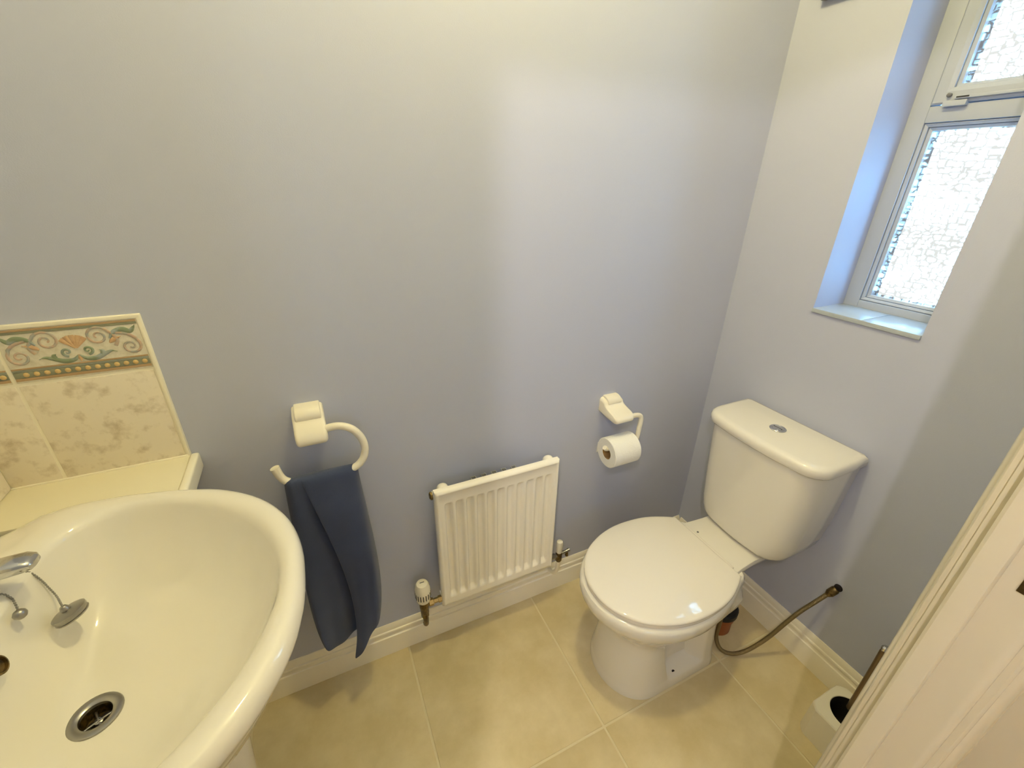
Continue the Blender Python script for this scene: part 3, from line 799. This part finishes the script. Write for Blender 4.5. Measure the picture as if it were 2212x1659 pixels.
# ================================================================== RADIATOR
RX0, RX1, RZ0, RZ1, RY = 0.216, 0.626, 0.220, 0.690, 0.958
rad = thing('radiator', (0.42, 1.0, RZ0), 'small white panel radiator with vertical grooves on the long wall', 'radiator')
# pressed front panel with eleven recessed channels
xs = []; NCH = 11; pitch = (RX1 - RX0 - 0.044) / NCH
xs = [(RX0, 'e'), (RX0 + 0.003, 'r'), (RX0 + 0.009, 'p')]
chan = []
for k in range(NCH):
    c = RX0 + 0.022 + pitch * (k + 0.5)
    for d in (-0.0135, -0.0118, -0.0085, -0.006, 0.006, 0.0085, 0.0118, 0.0135):
        chan.append(c + d)
xl = sorted([RX0, RX0 + 0.0015, RX0 + 0.005, RX0 + 0.0095, RX0 + 0.0112, RX0 + 0.013, RX0 + 0.016] + chan + [RX1 - 0.016, RX1 - 0.013, RX1 - 0.0112, RX1 - 0.0095, RX1 - 0.005, RX1 - 0.0015, RX1])
zl = [RZ0, RZ0 + 0.0015, RZ0 + 0.005, RZ0 + 0.012, RZ0 + 0.030, RZ0 + 0.034, RZ0 + 0.040, RZ0 + 0.048, RZ0 + 0.054, RZ1 - 0.075, RZ1 - 0.060, RZ1 - 0.052, RZ1 - 0.046, RZ1 - 0.042, RZ1 - 0.013, RZ1 - 0.0112, RZ1 - 0.0095, RZ1 - 0.005, RZ1 - 0.0015, RZ1]
def rad_depth(x, z):
    e = min(x - RX0, RX1 - x, z - RZ0, RZ1 - z)
    d = 0.007 * (1 - sst(0.0, 0.005, e))                        # rounded outer edge
    if e > 0.013: d += 0.0
    rim = sst(0.0095, 0.0130, min(x - RX0, RX1 - x, RZ1 - z)) * 0.0022
    d += rim
    ch = 0
    for k in range(NCH):
        c = RX0 + 0.022 + pitch * (k + 0.5)
        a = abs(x - c)
        ch = max(ch, 1 - sst(0.0058, 0.0136, a))
    zz = sst(RZ0 + 0.033, RZ0 + 0.049, z) * (1 - sst(RZ1 - 0.058, RZ1 - 0.045, z))
    zz = max(0.0, zz)
    return d + 0.0125 * ch * zz
bm = bmesh.new()
V = [[bm.verts.new((x, RY + rad_depth(x, z), z)) for x in xl] for z in zl]
for j in range(len(zl) - 1):
    for i in range(len(xl) - 1):
        bm.faces.new((V[j][i], V[j][i + 1], V[j + 1][i + 1], V[j + 1][i]))
def back(x, z): return bm.verts.new((x, RY + 0.022, z))
ring = [V[0][i] for i in range(len(xl))] + [V[j][-1] for j in range(1, len(zl))] + [V[-1][i] for i in range(len(xl) - 2, -1, -1)] + [V[j][0] for j in range(len(zl) - 2, 0, -1)]
bk = [back(v.co.x, v.co.z) for v in ring]
for i in range(len(ring)):
    j = (i + 1) % len(ring); bm.faces.new((ring[i], bk[i], bk[j], ring[j]))
bm.faces.new(bk)
link('panel', bm, RADM, rad, 60)
for x in (RX0 + 0.033, RX1 - 0.024):
    lathe('end_boss', [(0.004, -0.017), (0.011, -0.0155), (0.0165, -0.011), (0.0192, -0.004), (0.0192, 0.004), (0.0165, 0.011), (0.011, 0.0155), (0.004, 0.017)], (x, RY + 0.037, RZ1 - 0.0205), RADM, rad, axis=(1, 0, 0), seg=24)
for x in (RX0 + 0.012, RX1 - 0.012):
    lathe('corner_tapping', [(0.013, -0.013), (0.013, 0.013)], (x, RY + 0.030, RZ1 - 0.026), RADM, rad, axis=(1, 0, 0), seg=20)
    lathe('corner_tapping', [(0.013, -0.013), (0.013, 0.013)], (x, RY + 0.030, RZ0 + 0.028), RADM, rad, axis=(1, 0, 0), seg=20)
lathe('blanking_plug', [(0.012, 0), (0.012, 0.007), (0.008, 0.010), (0.001, 0.010)], (RX0 + 0.0005, RY + 0.030, RZ1 - 0.026), BRASS, rad, axis=(-1, 0, 0), seg=8)
lathe('air_vent', [(0.010, 0), (0.010, 0.004), (0.005, 0.007), (0.001, 0.007)], (RX1 - 0.0005, RY + 0.030, RZ1 - 0.026), BRASS, rad, axis=(1, 0, 0), seg=8)
bmf = bmesh.new()
fin_me = None
for k in range(5):
    x = 0.340 + k * 0.0335
    if fin_me is None:
        bm = bmesh.new()
        # folded convector fin, U section
        for a, b in (((0, 0.0, 0), (0.0012, 0.030, 0.44)), ((0.0152, 0.0, 0), (0.0164, 0.030, 0.44)), ((0, 0.0288, 0), (0.0164, 0.030, 0.44))):
            add_box(bm, a, b)
        bmesh.ops.translate(bm, verts=bm.verts, vec=(0, RY + 0.0225, RZ0 + 0.016))
        o = link('convector_fin', bm, FINM, rad); fin_me = o.data
    else:
        o = bpy.data.objects.new('convector_fin', fin_me); col.objects.link(o); adopt(o, rad)
    o.location.x = x
bmf.free()
for x in (RX0 + 0.075, RX1 - 0.075):
    box('wall_bracket', (x - 0.012, RY + 0.0215, RZ0 + 0.06), (x + 0.012, YW, RZ1 - 0.08), FINM, rad, bev=0.002)

# thermostatic valve on the left
VX, VY = 0.1575, 0.9745
trv = thing('thermostatic_valve', (VX, VY, 0.2), 'white thermostatic radiator valve on a brass body left of the radiator', 'valve')
hd = lathe('head', [(0.0165, 0.268), (0.0215, 0.272), (0.0225, 0.283), (0.0238, 0.286), (0.0245, 0.305), (0.0240, 0.322), (0.0225, 0.326), (0.0215, 0.337), (0.0175, 0.345), (0.009, 0.3485), (0.001, 0.349)], (VX, VY, 0), IVORY, trv, seg=32)
slot_me = None
for k in range(18):
    a = 2 * PI * k / 18
    bm = bmesh.new(); add_box(bm, (0.0238, -0.0014, 0.289), (0.0250, 0.0014, 0.312), 0.0003, 1)
    bmesh.ops.rotate(bm, verts=bm.verts, cent=(0, 0, 0), matrix=Matrix.Rotation(a, 3, 'Z'))
    bmesh.ops.translate(bm, verts=bm.verts, vec=(VX, VY, 0))
    link('slot', bm, DARKP, hd)
box('pointer_mark', (VX - 0.007, VY - 0.0012, 0.3486), (VX + 0.007, VY + 0.0012, 0.3500), GREYP, hd)
lathe('body', [(0.010, 0.205), (0.0135, 0.212), (0.0135, 0.232), (0.0150, 0.236), (0.0150, 0.262), (0.012, 0.270)], (VX, VY, 0), BRASS, trv, seg=12)
lathe('union', [(0.008, 0.0), (0.008, 0.014), (0.0125, 0.016), (0.0125, 0.030), (0.0085, 0.032), (0.0085, 0.046), (0.011, 0.047), (0.011, 0.058)], (VX, RY + 0.0165, 0.248), BRASSB, trv, axis=(1, 0, 0), seg=6, smooth=20)
tube('tail_pipe', catmull([(VX, VY, 0.214), (VX + 0.002, VY + 0.004, 0.180), (VX + 0.004, VY + 0.020, 0.135), (VX + 0.007, VY + 0.042, 0.098), (VX + 0.008, YW - 0.006, 0.082)], 5), 0.0092, BRASS, trv, 12)
lathe('nut', [(0.012, 0.190), (0.0125, 0.193), (0.0125, 0.208), (0.012, 0.211)], (VX, VY + 0.001, 0), BRASS, trv, seg=6, smooth=20)

# lockshield valve on the right
LX, LY = 0.660, 0.9745
lock = thing('lockshield_valve', (LX, LY, 0.2), 'lockshield valve with white cap and drain tap right of the radiator', 'valve')
lathe('cap', [(0.0105, 0.262), (0.0122, 0.265), (0.0118, 0.305), (0.0105, 0.313), (0.006, 0.3165), (0.001, 0.317)], (LX, LY, 0), IVORY, lock, seg=20)
lathe('body', [(0.009, 0.218), (0.012, 0.224), (0.012, 0.256), (0.009, 0.262)], (LX, LY, 0), BRASS, lock, seg=12)
lathe('union', [(0.0105, 0.0), (0.0105, 0.018), (0.008, 0.020), (0.008, 0.036)], (RX1 - 0.002, RY + 0.0165, 0.248), DULLCHR, lock, axis=(1, 0, 0), seg=6, smooth=20)
tube('drain_spigot', [(LX + 0.004, LY, 0.250), (LX + 0.030, LY, 0.252), (LX + 0.044, LY, 0.256)], [0.0062, 0.0055, 0.0075], DULLCHR, lock, 10)
tube('drain_key', [(LX + 0.034, LY, 0.250), (LX + 0.034, LY - 0.001, 0.230)], [0.005, 0.0062], BRASS, lock, 8)
tube('supply_pipe', catmull([(LX, LY, 0.222), (LX, LY + 0.002, 0.185), (LX, LY + 0.012, 0.150), (LX, LY + 0.034, 0.122), (LX, YW - 0.008, 0.112)], 5), 0.0078, GLOSS, lock, 12)

# ================================================================== TOWEL RING
trg = thing('towel_ring', (-0.06, 1.0, 0.95), 'ivory plastic towel ring with wall bracket holding the navy towel', 'towel ring')
def rounded_bar(name, prof, x0, x1, rr_, parent):
    """extrude a side profile along X with ends that round over by rr_"""
    cz = (max(p[1] for p in prof) + min(p[1] for p in prof)) / 2
    hz = (max(p[1] for p in prof) - min(p[1] for p in prof)) / 2
    hy = YW - min(p[0] for p in prof)
    rings = []
    steps = 6
    def ring(x, ins):
        return [(x, YW - (YW - p[0]) * (1 - ins / hy), cz + (p[1] - cz) * (1 - ins / hz)) for p in prof]
    for k in range(steps + 1):
        a = (PI / 2) * k / steps
        rings.append(ring(x0 + rr_ * (1 - math.cos(a)), rr_ * (1 - math.sin(a))))
    for k in range(steps, -1, -1):
        a = (PI / 2) * k / steps
        rings.append(ring(x1 - rr_ * (1 - math.cos(a)), rr_ * (1 - math.sin(a))))
    return loft(name, rings, IVORY, parent, 60)
def smooth_prof(P, n=4):
    return [(float(p[0]), float(p[1])) for p in catmull([(a, b, 0) for a, b in P], n)]
bp_ = smooth_prof([(YW, 0.996), (YW - .030, .988), (YW - .042, .972), (YW - .056, .958), (YW - .068, .944), (YW - .0725, .932), (YW - .070, .922), (YW - .060, .9175), (YW - .030, .919), (YW, .922)])
rounded_bar('bracket', bp_, -0.0945, -0.0240, 0.009, trg)
br_ = smooth_prof([(YW, 1.0005), (YW - .022, 1.000), (YW - .034, .996), (YW - .041, .987), (YW - .0425, .977), (YW - .038, .970), (YW - .020, .968), (YW, .968)])
rounded_bar('bracket_roll', br_, -0.0875, -0.0305, 0.003, trg)
RGY = 0.978
ring_pts = [(-0.060, RGY + .020, 0.942), (-0.026, RGY + .013, 0.948), (0.003, RGY + .004, 0.953), (0.030, RGY - .002, 0.942), (0.0485, RGY - .004, 0.914), (0.0535, RGY - .006, 0.882), (0.044, RGY - .008, 0.852), (0.020, RGY - .009, 0.834), (-0.020, RGY - .01, 0.829),
            (-0.070, RGY - .010, 0.828), (-0.112, RGY - .009, 0.831), (-0.132, RGY - .008, 0.840), (-0.1425, RGY - .006, 0.856), (-0.1490, RGY - .004, 0.880)]
rp = catmull(ring_pts, 6)
tube('ring', rp, [0.0092] * (len(rp) - 8) + [0.0092 + 0.0013 * i / 7 for i in range(8)], IVORY, trg, 14)

# ------------------------------------------------------------------ towel folded over the ring
tw = thing('hand_towel', (-0.05, 0.95, 0.2), 'navy blue hand towel folded over the ivory towel ring', 'towel')
# plan section of the folded towel (u along the section), laid out at several heights
def tsec(xl_, xr, yb, yf, seam, gap, bulge, lo=0.008):
    """open spiral: free front edge at the seam -> right side -> behind -> left side -> into the valley under the front flap"""
    P = [(seam, yf + 0.002), (seam + (xr - seam) * .30, yf - bulge * .75), (seam + (xr - seam) * .62, yf - bulge * .35), (xr - 0.012, yf + 0.006), (xr, (yb + yf) / 2 + 0.004), (xr - 0.010, yb - 0.002),
         ((xl_ + xr) / 2, yb), (xl_ + 0.012, yb - 0.001), (xl_, (yb + yf) / 2), (xl_ + 0.010, yf + lo), (xl_ + (seam - xl_) * .55, yf + lo * .8 + gap * .45), (seam + 0.004, yf + lo * 1.15 + gap), (seam + 0.022, yf + lo * 1.3 + gap)]
    return [(float(p[0]), float(p[1])) for p in catmull([(a, b, 0) for a, b in P], 4)]
barz = 0.828; by = RGY - 0.010
levels = [  # z-top of the section, then parameters; bottoms differ along the section
    (barz + 0.0150, tsec(-0.131, 0.024, by + 0.0035, by - 0.0045, -0.103, 0.000, 0.000, 0.0016)),
    (barz + 0.0125, tsec(-0.134, 0.026, by + 0.0095, by - 0.0115, -0.102, 0.000, 0.000, 0.0024)),
    (barz + 0.0060, tsec(-0.136, 0.027, by + 0.0130, by - 0.0155, -0.100, 0.000, 0.001, 0.0032)),
    (barz - 0.0060, tsec(-0.137, 0.028, by + 0.0140, by - 0.0170, -0.097, 0.000, 0.002, 0.0040)),
    (0.800, tsec(-0.138, 0.028, by + 0.0145, by - 0.0180, -0.094, 0.002, 0.002, 0.0050)),
    (0.740, tsec(-0.141, 0.031, by + 0.0170, by - 0.0200, -0.082, 0.007, 0.004)),
    (0.660, tsec(-0.144, 0.034, by + 0.0210, by - 0.0270, -0.066, 0.014, 0.006)),
    (0.560, tsec(-0.147, 0.038, by + 0.0250, by - 0.0360, -0.050, 0.022, 0.009)),
    (0.460, tsec(-0.149, 0.040, by + 0.0280, by - 0.0460, -0.042, 0.030, 0.012)),
    (0.370, tsec(-0.149, 0.038, by + 0.0300, by - 0.0560, -0.045, 0.036, 0.012)),
    (0.310, tsec(-0.146, 0.032, by + 0.0300, by - 0.0640, -0.056, 0.036, 0.010)),
    (0.262, tsec(-0.140, 0.024, by + 0.0290, by - 0.0700, -0.070, 0.032, 0.006)),
]
NSEC = len(levels[0][1])
def hem(i, x):
    """height of the hem along the section"""
    u = i / (NSEC - 1)
    flap = 0.215 + 0.125 * sst(-0.085, 0.035, x)
    backh = 0.315
    left = 0.300 - 0.028 * sst(-0.15, -0.10, x) + 0.0 * x
    if u < 0.33: return flap
    if u < 0.42: return flap + (backh - flap) * (u - 0.33) / 0.09
    if u < 0.62: return backh
    if u < 0.72: return backh + (left - backh) * (u - 0.62) / 0.10
    return left + 0.02 * sst(0.85, 1.0, u)
bm = bmesh.new()
grid = []
z_top, z_bot = levels[0][0], levels[-1][0]
for li, (z, sec) in enumerate(levels):
    t = (z_top - z) / (z_top - z_bot)
    row = []
    for i, (x, y) in enumerate(sec):
        zb = hem(i, levels[-1][1][i][0])
        zz = z_top - (z_top - zb) * t if z < 0.8 else z
        zz2 = z if z >= 0.8 else 0.8 - (0.8 - zb) * ((0.8 - z) / (0.8 - z_bot))
        wob = 0.0015 * math.sin(17 * x + 9 * z) + 0.0042 * math.sin(62 * x + 5 * z + 0.6) * (1 - sst(0.62, 0.80, z)) + 0.002 * math.sin(130 * x - 11 * z) * (1 - sst(0.45, 0.75, z))
        row.append(bm.verts.new((x, y + wob, zz2)))
    grid.append(row)
for a, b in zip(grid[:-1], grid[1:]):
    for i in range(NSEC - 1):
        bm.faces.new((a[i], a[i + 1], b[i + 1], b[i]))
# fold over the bar: join front and back halves of the top row
top = grid[0]
h = NSEC // 2
i, j = 0, NSEC - 1
# bridge strip over the top of the bar
bm.faces.new([v for v in top[0:NSEC - 2]])
tow = link('cloth', bm, TOWEL, tw, 80)
sm = tow.modifiers.new('thick', 'SOLIDIFY'); sm.thickness = 0.0032; sm.offset = 0
ss = tow.modifiers.new('smooth', 'SUBSURF'); ss.levels = 2; ss.render_levels = 2

# ================================================================== TOILET ROLL HOLDER
trh = thing('toilet_roll_holder', (0.86, 1.0, 0.80), 'ivory plastic toilet roll holder on the wall right of the radiator', 'roll holder')
tp_ = smooth_prof([(YW, .836), (YW - .026, .830), (YW - .036, .817), (YW - .060, .808), (YW - .082, .802), (YW - .094, .795), (YW - .098, .787), (YW - .094, .779), (YW - .080, .774), (YW - .050, .775), (YW - .02, .778), (YW, .780)])
rounded_bar('bracket', tp_, 0.818, 0.895, 0.012, trh)
tr_ = smooth_prof([(YW, .841), (YW - .014, .8415), (YW - .027, .837), (YW - .034, .828), (YW - .034, .819), (YW - .026, .813), (YW, .812)])
rounded_bar('bracket_roll', tr_, 0.830, 0.884, 0.003, trh)
TRY, TRZ = 0.956, 0.670
arm = [(0.875, 0.962, 0.786), (0.905, 0.959, 0.790), (0.925, 0.957, 0.785), (0.931, 0.956, 0.768), (0.929, 0.956, 0.735), (0.927, 0.956, 0.705), (0.920, 0.956, 0.690), (0.900, 0.956, 0.686), (0.850, 0.956, 0.685), (0.815, 0.956, 0.685), (0.800, 0.956, 0.687), (0.793, 0.956, 0.694)]
tube('arm', catmull(arm, 5), 0.0080, IVORY, trh, 12)
roll = thing('toilet_roll', (0.855, TRY, TRZ - 0.05), 'white toilet paper roll hanging on the ivory holder', 'toilet roll')
bm = bmesh.new()
add_lathe(bm, [(0.0225, 0), (0.0500, 0), (0.0520, 0.002), (0.0520, 0.103), (0.0500, 0.105), (0.0225, 0.105), (0.0225, 0)], (0.803, TRY, TRZ), (1, 0, 0), 48)
link('paper', bm, PAPER, roll, 40)
# loose end of the paper
bm = bmesh.new()
rg = []
for x in (0.8035, 0.9075):
    rg.append([(x, TRY + 0.0498, TRZ + 0.012), (x, TRY + 0.0512, TRZ - 0.010), (x, TRY + 0.0530, TRZ - 0.030), (x, TRY + 0.0540, TRZ - 0.030), (x, TRY + 0.0524, TRZ - 0.010), (x, TRY + 0.0512, TRZ + 0.012)])
add_loft(bm, rg)
link('loose_sheet', bm, PAPER, roll, 40)
lathe('core', [(0.0227, 0.001), (0.0227, 0.104), (0.0215, 0.104), (0.0215, 0.001), (0.0227, 0.001)], (0.803, TRY, TRZ), CARD, roll, axis=(1, 0, 0), seg=32)

# ================================================================== EXTRACTOR FAN, LAMPS
fan = thing('extractor_fan', (XW, 0.925, 1.916), 'grey extractor vent on the window wall near the ceiling', 'vent')
box('cover', (XW - 0.022, 0.877, 1.920), (XW, 0.972, 2.04), GREYP, fan, bev=0.006)
for k in range(6):
    z = 1.935 + k * 0.016
    box('slat', (XW - 0.025, 0.886, z), (XW - 0.0215, 0.963, z + 0.009), GREYP, fan, bev=0.001)

lamp = thing('ceiling_light', (BULB[0], BULB[1], ZC), 'round opal globe light on the ceiling above the radiator', 'ceiling light')
lathe('rim', [(0.050, 0), (0.052, -0.010), (0.050, -0.030), (0.040, -0.040), (0.001, -0.041)], (BULB[0], BULB[1], ZC), LAMPWHITE, lamp, seg=40)
bm = bmesh.new(); bmesh.ops.create_uvsphere(bm, u_segments=32, v_segments=18, radius=0.055, matrix=Matrix.Translation(BULB)); link('opal_globe', bm, BULBM, lamp, 80)
hl_ = thing('hall_pendant', (HALL_BULB[0], HALL_BULB[1], HZ), 'bare pendant bulb hanging in the hall outside the door', 'ceiling light')
lathe('ceiling_rose', [(0.045, 0), (0.045, -0.012), (0.030, -0.022), (0.003, -0.026), (0.003, -0.36), (0.014, -0.365), (0.014, -0.408), (0.001, -0.408)], (HALL_BULB[0], HALL_BULB[1], HZ), LAMPWHITE, hl_)
bm = bmesh.new(); bmesh.ops.create_uvsphere(bm, u_segments=24, v_segments=14, radius=0.015, matrix=Matrix.Translation(HALL_BULB)); link('bulb', bm, HBULBM, hl_, 80)
